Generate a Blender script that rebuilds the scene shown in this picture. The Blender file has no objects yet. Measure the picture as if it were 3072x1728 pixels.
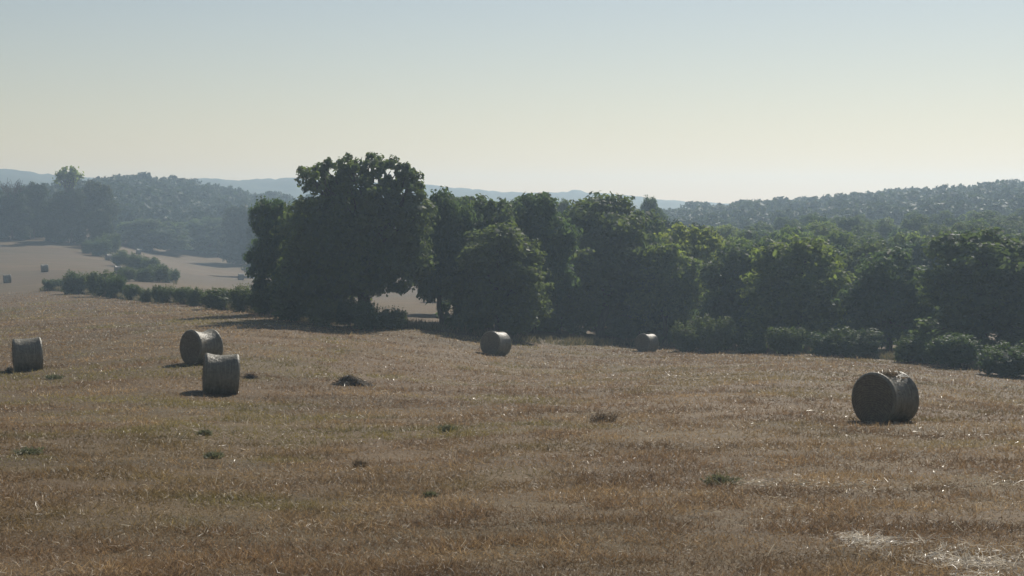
import bpy, math, random
import numpy as np
from mathutils import Vector, Matrix, Euler

random.seed(7)
RNG = np.random.default_rng(7)
R = math.radians
S = bpy.context.scene

# ------------------------------------------------------------------ camera
F = 1600.0                     # focal length in 1024-wide pixels
HOR = 215.0                    # true horizon row
PITCH = math.atan((288.0 - HOR) / F)
cam_d = bpy.data.cameras.new('camera')
cam_d.sensor_width = 36.0
cam_d.lens = 36.0 * F / 1024.0
cam_d.clip_start = 0.5
cam_d.clip_end = 20000.0
cam = bpy.data.objects.new('camera', cam_d)
S.collection.objects.link(cam)
cam.location = (0, 0, 0)
cam.rotation_euler = (R(90) - PITCH, 0, 0)
S.camera = cam

# ------------------------------------------------------------------ world, sun, exposure
SUN_AZ, SUN_EL = 21.0, 37.0
W = bpy.data.worlds.new('World')
S.world = W
W.use_nodes = True
wt = W.node_tree
sky = wt.nodes.new('ShaderNodeTexSky')
sky.sky_type = 'NISHITA'
sky.sun_disc = False
sky.sun_elevation = R(SUN_EL)
sky.sun_rotation = R(SUN_AZ)
sky.altitude = 200
sky.air_density = 1.35
sky.dust_density = 0.2
sky.ozone_density = 1.0
bg = wt.nodes['Background']
skm = wt.nodes.new('ShaderNodeMix'); skm.data_type = 'RGBA'; skm.blend_type = 'MULTIPLY'
skm.inputs[0].default_value = 1.0
skm.inputs[7].default_value = (1.0, 0.908, 0.930, 1)
wt.links.new(sky.outputs[0], skm.inputs[6])
wt.links.new(skm.outputs[2], bg.inputs[0])
bg.inputs[1].default_value = 0.060

sun_l = bpy.data.lights.new('sun', 'SUN')
sun_l.energy = 4.6
sun_l.angle = R(0.5)
sun_l.color = (1.0, 0.93, 0.82)
sun = bpy.data.objects.new('sun', sun_l)
S.collection.objects.link(sun)
sd = Vector((math.sin(R(SUN_AZ)) * math.cos(R(SUN_EL)), math.cos(R(SUN_AZ)) * math.cos(R(SUN_EL)), math.sin(R(SUN_EL))))
sun.rotation_euler = sd.to_track_quat('Z', 'Y').to_euler()

S.view_settings.view_transform = 'Standard'
S.view_settings.look = 'None'
S.view_settings.exposure = 0.15
S.view_settings.gamma = 1.0
S.view_settings.use_curve_mapping = False
S.render.engine = 'CYCLES'
S.cycles.use_denoising = True
S.cycles.max_bounces = 8
S.cycles.diffuse_bounces = 5
S.cycles.glossy_bounces = 2
S.cycles.transmission_bounces = 3
S.cycles.volume_bounces = 2
S.cycles.sample_clamp_indirect = 4.0

HAZE_DENSITY = 0.00053
HAZE_COLOR = (0.62, 0.815, 1.0)
HAZE_G = 0.5

# ------------------------------------------------------------------ helpers
def pt(px, v, d):
    xr = (px - 512.0) / F
    yr = (288.0 - v) / F
    return (d * xr, d * (math.cos(PITCH) + yr * math.sin(PITCH)), d * (-math.sin(PITCH) + yr * math.cos(PITCH)))

def link(o, parent=None):
    S.collection.objects.link(o)
    if parent is not None:
        o.parent = parent
    return o

def tag(o, label=None, cat=None, group=None, kind=None):
    if label: o['label'] = label
    if cat: o['category'] = cat
    if group: o['group'] = group
    if kind: o['kind'] = kind
    return o

def empty(name, loc, rz=0.0, scale=(1, 1, 1)):
    o = bpy.data.objects.new(name, None)
    o.empty_display_size = 0.5
    o.location = loc
    o.rotation_euler = (0, 0, rz)
    o.scale = scale
    return link(o)

def mesh_np(name, verts, faces, mat=None, smooth=False, tint=None):
    """faces: (M,k) array, or list of such arrays"""
    if not isinstance(faces, list):
        faces = [faces]
    me = bpy.data.meshes.new(name)
    verts = np.asarray(verts, dtype=np.float32)
    me.vertices.add(len(verts))
    me.vertices.foreach_set('co', verts.ravel())
    idx = np.concatenate([f.ravel() for f in faces]).astype(np.int32)
    tot = np.concatenate([np.full(len(f), f.shape[1], dtype=np.int32) for f in faces])
    st = np.concatenate([[0], np.cumsum(tot)[:-1]]).astype(np.int32)
    me.loops.add(len(idx))
    me.loops.foreach_set('vertex_index', idx)
    me.polygons.add(len(tot))
    me.polygons.foreach_set('loop_start', st)
    me.polygons.foreach_set('loop_total', tot)
    if smooth:
        me.polygons.foreach_set('use_smooth', np.ones(len(tot), dtype=bool))
    if tint is not None:
        at = me.attributes.new('tint', 'FLOAT_COLOR', 'POINT')
        c = np.ones((len(verts), 4), dtype=np.float32)
        c[:, :3] = tint
        at.data.foreach_set('color', c.ravel())
    me.update(calc_edges=True)
    me.validate()
    if mat: me.materials.append(mat)
    return me

def obj(name, me, parent=None):
    return link(bpy.data.objects.new(name, me), parent)

def hash2(ix, iy, seed):
    n = (ix.astype(np.int64) * 374761393 + iy.astype(np.int64) * 668265263 + seed * 982451653) & 0x7fffffff
    n = ((n ^ (n >> 13)) * 1274126177) & 0x7fffffff
    return ((n ^ (n >> 16)) & 0xffff) / 65535.0

def vnoise(x, y, seed=0):
    x = np.asarray(x, float); y = np.asarray(y, float)
    ix = np.floor(x); iy = np.floor(y)
    fx = x - ix; fy = y - iy
    fx = fx * fx * (3 - 2 * fx); fy = fy * fy * (3 - 2 * fy)
    a = hash2(ix, iy, seed); b = hash2(ix + 1, iy, seed)
    c = hash2(ix, iy + 1, seed); d = hash2(ix + 1, iy + 1, seed)
    return (a * (1 - fx) + b * fx) * (1 - fy) + (c * (1 - fx) + d * fx) * fy

def fbm(x, y, seed=0, oct=4):
    s = 0; a = 0.5; t = 0
    for k in range(oct):
        s = s + a * vnoise(x * 2 ** k, y * 2 ** k, seed + k); t += a; a *= 0.5
    return s / t

# ------------------------------------------------------------------ terrain height
CP = []
for p in (-150, 180, 512, 850, 1170):
    for d in (17, 24, 34, 45):
        z = -3.54 - 0.0531 * d
        CP.append((p, HOR - z / d * F, d))
CP += [(887, 420, 47), (219, 394, 60), (27, 372, 73), (200, 364, 71), (494, 355, 104), (647, 346, 144), (647, 351.3, 129), (600, 343.5, 138), (-150, 372, 73),
       (1000, 367, 104), (1170, 379, 95), (900, 358.5, 114), (845, 354.5, 121), (785, 351, 129), (712, 347, 141), (647, 358.5, 109), (647, 367, 93), (760, 356.5, 112), (860, 366, 92),
       (330, 326, 117), (400, 328, 117), (450, 332, 118), (560, 341, 130),
       (54, 290.5, 225), (102, 297, 195), (147, 302, 170), (187, 305, 155), (217, 310, 143), (243, 312, 136), (290, 319, 121), (-150, 292, 225),
       (7, 283, 282), (45, 272, 315), (108, 261, 385), (138, 254, 440), (240, 280, 370), (248, 273, 430), (121, 274, 310), (-150, 268, 330),
       (0, 239.5, 450), (60, 242, 450), (150, 252, 480), (208, 255, 500), (238, 258, 500), (-150, 238, 450),
       (400, 302, 200), (350, 298, 250), (500, 292, 250), (400, 272, 400), (560, 300, 200),
       (700, 292, 250), (850, 280, 250), (1000, 265, 250), (1170, 255, 250), (620, 262, 400), (850, 255, 370), (1000, 246, 370), (1170, 240, 370),
       (-150, 212, 700), (60, 205, 700), (120, 197, 700), (160, 197, 700), (200, 203, 700), (240, 211, 700), (300, 217, 700), (400, 222, 700), (520, 228, 600),
       (640, 235, 600), (700, 229, 600), (800, 223, 600), (870, 217, 600), (960, 210, 600), (1024, 205, 600), (1170, 199, 600)]
for p in (-150, 150, 512, 850, 1170):
    CP += [(p, 223, 1000), (p, 219, 1800), (p, 217, 3000)]
_c = np.array([pt(*c) for c in CP])

def _uv(x, y):
    y2 = np.maximum(y, 1e-3)
    a = np.arctan2(x, np.maximum(y, 0.001 + 0 * x))
    a = np.clip(a, -0.40, 0.40) / 0.22
    t = np.log(np.maximum(np.hypot(x, y), 14.0))
    return a, t

_ua, _ut = _uv(_c[:, 0], _c[:, 1])
def _phi(r2): return np.where(r2 > 1e-12, 0.5 * r2 * np.log(np.maximum(r2, 1e-12)), 0)
_n = len(_c)
_A = np.zeros((_n + 3, _n + 3))
_A[:_n, :_n] = _phi((_ua[:, None] - _ua[None]) ** 2 + (_ut[:, None] - _ut[None]) ** 2) + 2e-4 * np.eye(_n)
_A[:_n, _n] = 1; _A[:_n, _n + 1] = _ua; _A[:_n, _n + 2] = _ut
_A[_n:, :_n] = _A[:_n, _n:].T
_w = np.linalg.solve(_A, np.concatenate([_c[:, 2], [0, 0, 0]]))

def H0(x, y):
    x = np.atleast_1d(np.asarray(x, float)); y = np.atleast_1d(np.asarray(y, float))
    out = np.zeros(len(x))
    for i in range(0, len(x), 20000):
        a, t = _uv(x[i:i + 20000], y[i:i + 20000])
        r2 = (a[:, None] - _ua[None]) ** 2 + (t[:, None] - _ut[None]) ** 2
        z = _phi(r2) @ _w[:_n] + _w[_n] + _w[_n + 1] * a + _w[_n + 2] * t
        d = np.hypot(x[i:i + 20000], y[i:i + 20000])
        k = np.clip((d - 2) / 14.0, 0, 1); k = k * k * (3 - 2 * k)
        out[i:i + 20000] = z * k + (-1.75) * (1 - k)
    return out

def H(x, y):
    x = np.atleast_1d(np.asarray(x, float)); y = np.atleast_1d(np.asarray(y, float))
    d = np.hypot(x, y)
    return H0(x, y) + (fbm(x / 2.2, y / 2.2, 3, 3) - 0.5) * 0.11 * np.clip(d / 20, 0, 1) * np.clip(300 / np.maximum(d, 1), 0, 1)

def ground_at(px, d):
    """ground point in the direction of picture column px at depth d"""
    x = d * (px - 512.0) / F
    y = d
    return (x, y, float(H(x, y)[0]))

def ptop(v, d):
    return (HOR - v) / F * d

# ------------------------------------------------------------------ material helpers
class NT:
    def __init__(self, name):
        self.m = bpy.data.materials.new(name)
        self.m.use_nodes = True
        self.t = self.m.node_tree
        for n in list(self.t.nodes): self.t.nodes.remove(n)
        self.out = self.n('ShaderNodeOutputMaterial')
    def n(self, typ, **kw):
        nd = self.t.nodes.new(typ)
        for k, v in kw.items():
            if k.startswith('i_'):
                nd.inputs[k[2:]].default_value = v
            else:
                setattr(nd, k, v)
        return nd
    def l(self, a, b): self.t.links.new(a, b)
    def noise(self, vec, scale, detail=4, rough=0.55, sc=None):
        if sc is not None:
            mp = self.n('ShaderNodeMapping'); mp.inputs['Scale'].default_value = sc
            self.l(vec, mp.inputs['Vector']); vec = mp.outputs[0]
        nd = self.n('ShaderNodeTexNoise'); nd.inputs['Scale'].default_value = scale
        nd.inputs['Detail'].default_value = detail; nd.inputs['Roughness'].default_value = rough
        self.l(vec, nd.inputs['Vector'])
        return nd.outputs['Fac']
    def ramp(self, fac, stops):
        r = self.n('ShaderNodeValToRGB')
        el = r.color_ramp.elements
        while len(el) > 1: el.remove(el[-1])
        el[0].position = stops[0][0]; el[0].color = (*stops[0][1], 1)
        for p, c in stops[1:]:
            e = el.new(p); e.color = (*c, 1)
        self.l(fac, r.inputs[0])
        return r.outputs[0]
    def mix(self, fac, a, b, blend='MIX'):
        m = self.n('ShaderNodeMix', data_type='RGBA', blend_type=blend)
        for s, v in ((0, fac), (6, a), (7, b)):
            if hasattr(v, 'is_output'): self.l(v, m.inputs[s])
            elif s == 0: m.inputs[0].default_value = v
            else: m.inputs[s].default_value = (*v, 1)
        return m.outputs[2]
    def bump(self, h, strength, dist):
        b = self.n('ShaderNodeBump'); b.inputs['Strength'].default_value = strength; b.inputs['Distance'].default_value = dist
        self.l(h, b.inputs['Height']); return b.outputs[0]

def leaf_mat(name, dark, light, trans=0.35, tcol=None, rough=0.62, spec=0.12):
    k = NT(name)
    geo = k.n('ShaderNodeNewGeometry'); oi = k.n('ShaderNodeObjectInfo'); tc = k.n('ShaderNodeTexCoord')
    f1 = k.noise(tc.outputs['Object'], 0.45, 2)
    f0 = k.noise(tc.outputs['Object'], 1.1, 3)
    ra = k.n('ShaderNodeMath', operation='MULTIPLY_ADD'); ra.inputs[1].default_value = 0.5
    k.l(geo.outputs['Random Per Island'], ra.inputs[0])
    rb = k.n('ShaderNodeMapRange'); rb.inputs['From Min'].default_value = 0.35; rb.inputs['From Max'].default_value = 0.65; rb.inputs['To Max'].default_value = 0.5
    k.l(f0, rb.inputs['Value']); k.l(rb.outputs[0], ra.inputs[2])
    col = k.mix(ra.outputs[0], dark, light)
    c2 = k.mix(f1, (0.75, 0.8, 0.8), (1.25, 1.2, 1.1))
    col = k.mix(1.0, col, c2, 'MULTIPLY')
    c3 = k.mix(oi.outputs['Random'], (0.8, 0.9, 0.9), (1.2, 1.08, 0.95))
    col = k.mix(1.0, col, c3, 'MULTIPLY')
    p = k.n('ShaderNodeBsdfPrincipled')
    p.inputs['Roughness'].default_value = rough
    p.inputs['Specular IOR Level'].default_value = spec
    k.l(col, p.inputs['Base Color'])
    tr = k.n('ShaderNodeBsdfTranslucent')
    tcv = k.mix(1.0, col, tcol or (1.5, 1.7, 0.7), 'MULTIPLY')
    k.l(tcv, tr.inputs['Color'])
    ms = k.n('ShaderNodeMixShader'); ms.inputs[0].default_value = trans
    k.l(p.outputs[0], ms.inputs[1]); k.l(tr.outputs[0], ms.inputs[2])
    k.l(ms.outputs[0], k.out.inputs['Surface'])
    return k.m

def tint_mat(name, trans=0.3, rough=0.45, spec=0.4, mul=(1, 1, 1)):
    k = NT(name)
    at = k.n('ShaderNodeAttribute', attribute_name='tint')
    col = k.mix(1.0, at.outputs['Color'], mul, 'MULTIPLY')
    p = k.n('ShaderNodeBsdfPrincipled')
    p.inputs['Roughness'].default_value = rough
    p.inputs['Specular IOR Level'].default_value = spec
    k.l(col, p.inputs['Base Color'])
    tr = k.n('ShaderNodeBsdfTranslucent'); k.l(col, tr.inputs['Color'])
    ms = k.n('ShaderNodeMixShader'); ms.inputs[0].default_value = trans
    k.l(p.outputs[0], ms.inputs[1]); k.l(tr.outputs[0], ms.inputs[2])
    k.l(ms.outputs[0], k.out.inputs['Surface'])
    return k.m

def simple_mat(name, stops, scale, sc=None, rough=0.8, bump=None, spec=0.2, coord='Object'):
    k = NT(name)
    tc = k.n('ShaderNodeTexCoord')
    f = k.noise(tc.outputs[coord], scale, 5, 0.6, sc)
    p = k.n('ShaderNodeBsdfPrincipled')
    p.inputs['Roughness'].default_value = rough
    p.inputs['Specular IOR Level'].default_value = spec
    k.l(k.ramp(f, stops), p.inputs['Base Color'])
    if bump: k.l(k.bump(f, bump[0], bump[1]), p.inputs['Normal'])
    k.l(p.outputs[0], k.out.inputs['Surface'])
    return k.m

# ------------------------------------------------------------------ ground sheet
def ground_material():
    k = NT('mown_hayfield')
    tc = k.n('ShaderNodeTexCoord'); v = tc.outputs['Object']
    fine = k.noise(v, 9.0, 6, 0.7)
    streak = k.noise(v, 1.0, 5, 0.62, sc=(0.07, 0.5, 0.3))
    patch = k.noise(v, 0.075, 4, 0.6)
    big = k.noise(v, 0.02, 3, 0.5)
    base = k.ramp(streak, [(0.30, (0.10, 0.070, 0.042)), (0.5, (0.165, 0.118, 0.070)), (0.68, (0.235, 0.178, 0.110))])
    green = k.ramp(patch, [(0.42, (0.19, 0.145, 0.088)), (0.60, (0.135, 0.125, 0.055))])
    col = k.mix(0.38, base, green)
    col = k.mix(1.0, col, k.ramp(fine, [(0.3, (0.55, 0.55, 0.55)), (0.55, (1.0, 1.0, 1.0)), (0.75, (1.45, 1.4, 1.3))]), 'MULTIPLY')
    col = k.mix(1.0, col, k.ramp(big, [(0.35, (0.85, 0.86, 0.86)), (0.65, (1.12, 1.1, 1.06))]), 'MULTIPLY')
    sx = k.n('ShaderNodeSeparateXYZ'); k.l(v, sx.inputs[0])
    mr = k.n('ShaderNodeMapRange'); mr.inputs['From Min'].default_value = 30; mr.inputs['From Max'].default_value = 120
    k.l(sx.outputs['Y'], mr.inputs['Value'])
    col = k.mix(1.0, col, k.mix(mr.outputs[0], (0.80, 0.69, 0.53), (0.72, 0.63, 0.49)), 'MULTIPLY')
    p = k.n('ShaderNodeBsdfPrincipled')
    p.inputs['Roughness'].default_value = 0.8
    p.inputs['Specular IOR Level'].default_value = 0.15
    k.l(col, p.inputs['Base Color'])
    k.l(k.bump(fine, 0.6, 0.08), p.inputs['Normal'])
    k.l(p.outputs[0], k.out.inputs['Surface'])
    return k.m

def build_ground():
    ang = np.concatenate([np.linspace(-180, -60, 13)[:-1], np.linspace(-60, -26, 12)[:-1], np.linspace(-26, 26, 261), np.linspace(26, 60, 12)[1:], np.linspace(60, 180, 13)[1:-1]])
    ang = np.radians(ang)
    ts = np.linspace(0, 1, 300)
    V = np.zeros((len(ts), len(ang), 3))
    for j, a in enumerate(ang):
        rmax = 1600.0
        if math.cos(a) < -0.01: rmax = min(1600.0, 150.0 / -math.cos(a))
        r = 2.0 * (rmax / 2.0) ** ts
        V[:, j, 0] = r * math.sin(a); V[:, j, 1] = r * math.cos(a)
    V[:, :, 2] = H(V[:, :, 0].ravel(), V[:, :, 1].ravel()).reshape(len(ts), len(ang))
    nv = V.reshape(-1, 3)
    nA = len(ang); nT = len(ts)
    i = np.arange(nT - 1)[:, None] * nA; j = np.arange(nA)[None]
    j2 = (j + 1) % nA
    q = np.stack([i + j, i + nA + j, i + nA + j2, i + j2], -1).reshape(-1, 4)
    c = len(nv)
    nv = np.vstack([nv, [[0, 0, float(H(0.0, 0.0)[0])]]])
    jj = np.arange(nA)
    tri = np.stack([np.full(nA, c), jj, (jj + 1) % nA], -1)
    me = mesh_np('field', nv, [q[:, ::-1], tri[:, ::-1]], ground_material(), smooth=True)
    o = obj('field', me)
    # make it face up
    if me.polygons[5000].normal.z < 0: me.flip_normals()
    tag(o, kind='structure')
    return o
build_ground()

# ------------------------------------------------------------------ far mountains (structure)
def build_mountain(name, prof, d, depth, seed):
    px = np.linspace(prof[0][0], prof[-1][0], 520)
    v = np.interp(px, [p[0] for p in prof], [p[1] for p in prof])
    rows = 26
    s = np.linspace(0, 1, rows)          # 0 foot in front, ~0.7 crest, 1 back
    V = np.zeros((rows, len(px), 3))
    for i, q in enumerate(s):
        dd = d - depth + q * depth * 1.4
        fall = math.sin(min(q / 0.72, 1) * math.pi / 2) if q < 0.72 else math.cos((q - 0.72) / 0.28 * math.pi / 2) ** 0.7
        x = dd * (px - 512) / F
        zc = (HOR - v) / F * d
        n = (fbm(x / 90, np.full_like(x, dd / 90), seed, 4) - 0.5) * 10 * fall * (1 - 0.7 * (abs(q - 0.72) < 0.06))
        tree = (vnoise(x / 7, np.full_like(x, dd / 7), seed + 9) - 0.5) * 3.2 * fall
        V[i, :, 0] = x; V[i, :, 1] = dd
        V[i, :, 2] = -14 + (zc + 14) * fall + n + tree
    nA = len(px)
    i = np.arange(rows - 1)[:, None] * nA; j = np.arange(nA - 1)[None]
    q = np.stack([i + j, i + j + 1, i + nA + j + 1, i + nA + j], -1).reshape(-1, 4)
    m = simple_mat(name + '_woods', [(0.3, (0.03, 0.045, 0.025)), (0.7, (0.06, 0.075, 0.04))], 0.05, rough=0.9)
    o = obj(name, mesh_np(name, V.reshape(-1, 3), q, m))
    tag(o, kind='structure')
build_mountain('mountain_ridge', [(-700, 176), (-300, 170), (-80, 168), (0, 169), (25, 171.5), (60, 175), (110, 179), (160, 181.5), (187, 179.5), (207, 177), (238, 180), (270, 181), (294, 179.5), (320, 183),
    (370, 185), (430, 187.5), (460, 189), (497, 193), (520, 193.5), (556, 193.7), (576, 193), (616, 195.6), (650, 200), (690, 202), (727, 204), (790, 208), (900, 210), (1100, 211), (1700, 208)], 1330, 330, 11)

# ------------------------------------------------------------------ foliage geometry
def leaf_quads(centers, normals, size, rng, aspect=1.35):
    """diamond shaped leaves bent along the midrib: 4 verts each"""
    n = len(centers)
    nrm = normals / (np.linalg.norm(normals, axis=1, keepdims=True) + 1e-9)
    r = rng.normal(size=(n, 3))
    t = np.cross(nrm, r); t /= (np.linalg.norm(t, axis=1, keepdims=True) + 1e-9)
    b = np.cross(nrm, t)
    s = size[:, None]
    v = np.stack([centers - t * s * aspect * 0.5,
                  centers + b * s * 0.42 + nrm * s * 0.10,
                  centers + t * s * aspect * 0.5 - nrm * s * 0.12,
                  centers - b * s * 0.42 + nrm * s * 0.10], 1)
    return v.reshape(-1, 3), np.arange(n * 4).reshape(n, 4)

def crown_points(lobes, n_clump, per, rc, rng, shell=0.55, flat=0.75):
    """leaf centres and directions: clumps of leaves spread over ellipsoid lobes"""
    L = np.array(lobes, float)
    area = (L[:, 3] * L[:, 4] + L[:, 4] * L[:, 5] + L[:, 3] * L[:, 5])
    pick = rng.choice(len(L), n_clump, p=area / area.sum())
    u = rng.normal(size=(n_clump, 3)); u /= np.linalg.norm(u, axis=1, keepdims=True)
    rad = shell + (1 - shell) * rng.random(n_clump) ** 0.7
    rad = rad * (1 + 0.10 * rng.normal(size=n_clump))
    c = L[pick, :3] + u * L[pick, 3:6] * rad[:, None]
    rcs = rc * (0.6 + 0.8 * rng.random(n_clump))
    g = rng.normal(size=(n_clump, per, 3))
    g /= (np.linalg.norm(g, axis=2, keepdims=True) + 1e-9)
    g *= (rng.random((n_clump, per, 1)) ** 0.45)
    off = g * rcs[:, None, None]
    off[:, :, 2] *= flat
    pos = (c[:, None] + off).reshape(-1, 3)
    nr = (g * 0.7 + u[:, None] * 0.5 + rng.normal(size=g.shape) * 0.6 + np.array([0, 0, 0.35])).reshape(-1, 3)
    return pos, nr, c

def tube(path, r0, r1, sides=7):
    path = np.asarray(path, float)
    n = len(path)
    V = []; 
    for i in range(n):
        d = path[min(i + 1, n - 1)] - path[max(i - 1, 0)]
        d = d / (np.linalg.norm(d) + 1e-9)
        a = np.cross(d, [0.31, 0.95, 0.1]); a /= np.linalg.norm(a) + 1e-9
        b = np.cross(d, a)
        r = r0 + (r1 - r0) * i / (n - 1)
        for k in range(sides):
            th = 2 * math.pi * k / sides
            V.append(path[i] + (a * math.cos(th) + b * math.sin(th)) * r)
    Fc = []
    for i in range(n - 1):
        for k in range(sides):
            Fc.append((i * sides + k, i * sides + (k + 1) % sides, (i + 1) * sides + (k + 1) % sides, (i + 1) * sides + k))
    return np.array(V), np.array(Fc)

def merge(parts):
    V = []; Fq = []; o = 0
    for v, f in parts:
        V.append(v); Fq.append(f + o); o += len(v)
    return np.vstack(V), np.vstack(Fq)

def bend(p0, p1, rng, n=6, amp=0.12):
    p0 = np.array(p0, float); p1 = np.array(p1, float)
    L = np.linalg.norm(p1 - p0)
    P = [p0 + (p1 - p0) * t for t in np.linspace(0, 1, n)]
    for i in range(1, n - 1):
        P[i] = P[i] + rng.normal(size=3) * L * amp * 0.4
        P[i][2] += L * amp * math.sin(math.pi * i / (n - 1)) * 0.6
    return np.array(P)

def trunk_mesh(lobes, h, r, rng, mat, name='trunk', twigs=0):
    parts = []
    top = np.array([rng.normal() * 0.2, rng.normal() * 0.2, h * 0.62])
    P = bend((0, 0, -0.5), top, rng, 8, 0.05)
    parts.append(tube(P, r * 1.25, r * 0.35, 9))
    L = sorted(lobes, key=lambda q: q[2])
    for q in L:
        z0 = min(max(0.25 * h, q[2] - 0.35 * h), 0.58 * h)
        k = np.interp(z0, P[:, 2], np.arange(len(P)))
        i = int(min(k, len(P) - 2)); st = P[i] + (P[i + 1] - P[i]) * (k - i)
        end = np.array(q[:3]) + np.array([0, 0, q[5] * 0.3])
        parts.append(tube(bend(st, end, rng, 6), r * 0.42, r * 0.07, 6))
        for t in range(3):
            u = rng.normal(size=3); u /= np.linalg.norm(u); u[2] = abs(u[2])
            e2 = np.array(q[:3]) + u * np.array(q[3:6]) * 0.85
            mid = st + (end - st) * (0.45 + 0.3 * rng.random())
            parts.append(tube(bend(mid, e2, rng, 5), r * 0.18, r * 0.03, 5))
    v, f = merge(parts)
    return mesh_np(name, v, f, mat, smooth=True)

M_BARK = simple_mat('bark', [(0.3, (0.05, 0.04, 0.03)), (0.7, (0.13, 0.11, 0.085))], 4.0, sc=(3, 3, 0.5), rough=0.9, bump=(0.6, 0.03))
M_LEAF = leaf_mat('oak_leaves', (0.078, 0.106, 0.106), (0.118, 0.145, 0.072), 0.42)
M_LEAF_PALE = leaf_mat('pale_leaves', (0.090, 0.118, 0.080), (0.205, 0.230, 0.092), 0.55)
M_SHRUB = leaf_mat('shrub_leaves', (0.066, 0.090, 0.066), (0.115, 0.140, 0.064), 0.36)
M_WOOD = leaf_mat('distant_wood_leaves', (0.036, 0.054, 0.042), (0.064, 0.084, 0.046), 0.25)

# each prototype is 10 m tall and about 8 m wide
def proto_tree(seed, kind):
    rng = np.random.default_rng(seed)
    lobes = []
    if kind == 'oak':
        lobes.append((0, 0, 6.2, 2.9, 2.9, 3.0))
        for k in range(9):
            a = k * 2.4 + rng.random(); z = 2.7 + 6.0 * k / 9 + rng.normal() * 0.3
            rr = 2.5 * math.sin(math.pi * min(max((z - 0.6) / 9.6, 0.1), 0.95)) ** 0.6
            s = 1.15 + 0.5 * rng.random()
            lobes.append((rr * math.cos(a), rr * math.sin(a), z, s * 1.15, s * 1.15, s * 0.95))
        lobes.append((rng.normal() * .4, rng.normal() * .4, 8.7, 1.5, 1.5, 1.15))
        nC, per, rc, ls = 600, 34, 0.58, 0.26
    elif kind == 'dense':
        lobes.append((0, 0, 5.0, 3.1, 3.1, 4.4))
        for k in range(16):
            a = k * 2.4 + rng.random(); z = 0.7 + 8.1 * k / 16 + rng.normal() * 0.3
            rr = 2.85 * math.sqrt(max(0.05, 1 - (max(0, z - 4.0) / 5.6) ** 2.4))
            s = 1.05 + 0.45 * rng.random()
            lobes.append((rr * math.cos(a), rr * math.sin(a), z, s * 1.1, s * 1.1, s))
        lobes.append((rng.normal() * .5, rng.normal() * .5, 8.8, 1.25, 1.25, 1.1))
        nC, per, rc, ls = 700, 32, 0.58, 0.26
    pos, nr, c = crown_points(lobes, nC, per, rc, rng)
    sz = ls * (0.6 + 0.8 * rng.random(len(pos)))
    # inner, larger leaves keep the crown closed
    p2, n2, c2 = crown_points([(l[0] * .8, l[1] * .8, l[2], l[3] * .72, l[4] * .72, l[5] * .72) for l in lobes], 130, 16, 0.8, rng, 0.2)
    pos = np.vstack([pos, p2]); nr = np.vstack([nr, n2]); sz = np.concatenate([sz, 0.6 * (0.7 + 0.6 * rng.random(len(p2)))])
    pos[:, 2] = np.maximum(pos[:, 2], 0.15 + 0.5 * rng.random(len(pos)))
    v, f = leaf_quads(pos, nr, sz, rng)
    top = v[:, 2].max(); w = np.percentile(np.abs(v[:, :2]), 99.0)
    sc = np.array([4.0 / w, 4.0 / w, 10.0 / top])
    return v * sc, f, [tuple(np.array(l) * np.concatenate([sc, sc])) for l in lobes], rng

def proto_shrub(seed):
    """2 m tall, about 2 m wide bush with ragged upright shoots"""
    rng = np.random.default_rng(seed)
    lobes = [(0, 0, 0.8, 0.75, 0.75, 0.75)]
    for k in range(7):
        a = k * 2.4 + rng.random(); z = 0.35 + 1.1 * rng.random()
        lobes.append((0.5 * math.cos(a), 0.5 * math.sin(a), z, 0.42, 0.42, 0.45))
    pos, nr, c = crown_points(lobes, 260, 16, 0.17, rng, 0.5, 1.2)
    sz = 0.085 * (0.6 + 0.8 * rng.random(len(pos)))
    P = [pos]; N = [nr]; Z = [sz]
    for k in range(46):                       # shoots
        a = rng.random() * 6.28; r = 0.75 * rng.random() ** 0.5
        z1 = 1.2 + 0.75 * (1 - r * r) * (0.5 + 0.5 * rng.random())
        n = 26; t = rng.random(n)
        base = np.stack([r * math.cos(a) * (1 + .25 * t), r * math.sin(a) * (1 + .25 * t), 0.5 + (z1 - 0.5) * t], 1)
        P.append(base + rng.normal(size=(n, 3)) * 0.05 * (1.3 - t)[:, None]); N.append(rng.normal(size=(n, 3))); Z.append(0.08 * (1.2 - 0.5 * t))
    p2, n2, c2 = crown_points([(0, 0, 0.75, 0.6, 0.6, 0.6)], 60, 12, 0.3, rng, 0.1)
    P.append(p2); N.append(n2); Z.append(np.full(len(p2), 0.2))
    pos = np.vstack(P); nr = np.vstack(N); sz = np.concatenate(Z)
    pos[:, 2] = np.abs(pos[:, 2])
    v, f = leaf_quads(pos, nr, sz, rng, 1.7)
    sc = np.array([1.0 / np.percentile(np.abs(v[:, :2]), 99)] * 2 + [2.0 / np.percentile(v[:, 2], 99.8)])
    stems = []
    for k in range(7):
        a = rng.random() * 6.28
        stems.append(tube(bend((0.08 * math.cos(a), 0.08 * math.sin(a), -0.15), (0.6 * math.cos(a), 0.6 * math.sin(a), 1.1), rng, 5), 0.03, 0.008, 5))
    return mesh_np('foliage', v * sc, f, M_SHRUB), mesh_np('stems', *merge(stems), M_BARK, smooth=True)

OAK = []; DENSE = []
for sd_ in (101, 102, 103):
    v, f, lob, rng = proto_tree(sd_, 'oak')
    OAK.append((v, f, trunk_mesh(lob, 10, 0.28, rng, M_BARK)))
for sd_ in (201, 202, 203, 204):
    v, f, lob, rng = proto_tree(sd_, 'dense')
    DENSE.append((v, f, trunk_mesh(lob, 10, 0.22, rng, M_BARK)))
_crown_cache = {}
def crown_mesh(kind, i, mat):
    key = (kind, i, mat.name)
    if key not in _crown_cache:
        P = (OAK if kind == 'oak' else DENSE)[i]
        _crown_cache[key] = mesh_np('crown', P[0], P[1], mat)
    return _crown_cache[key]

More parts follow.
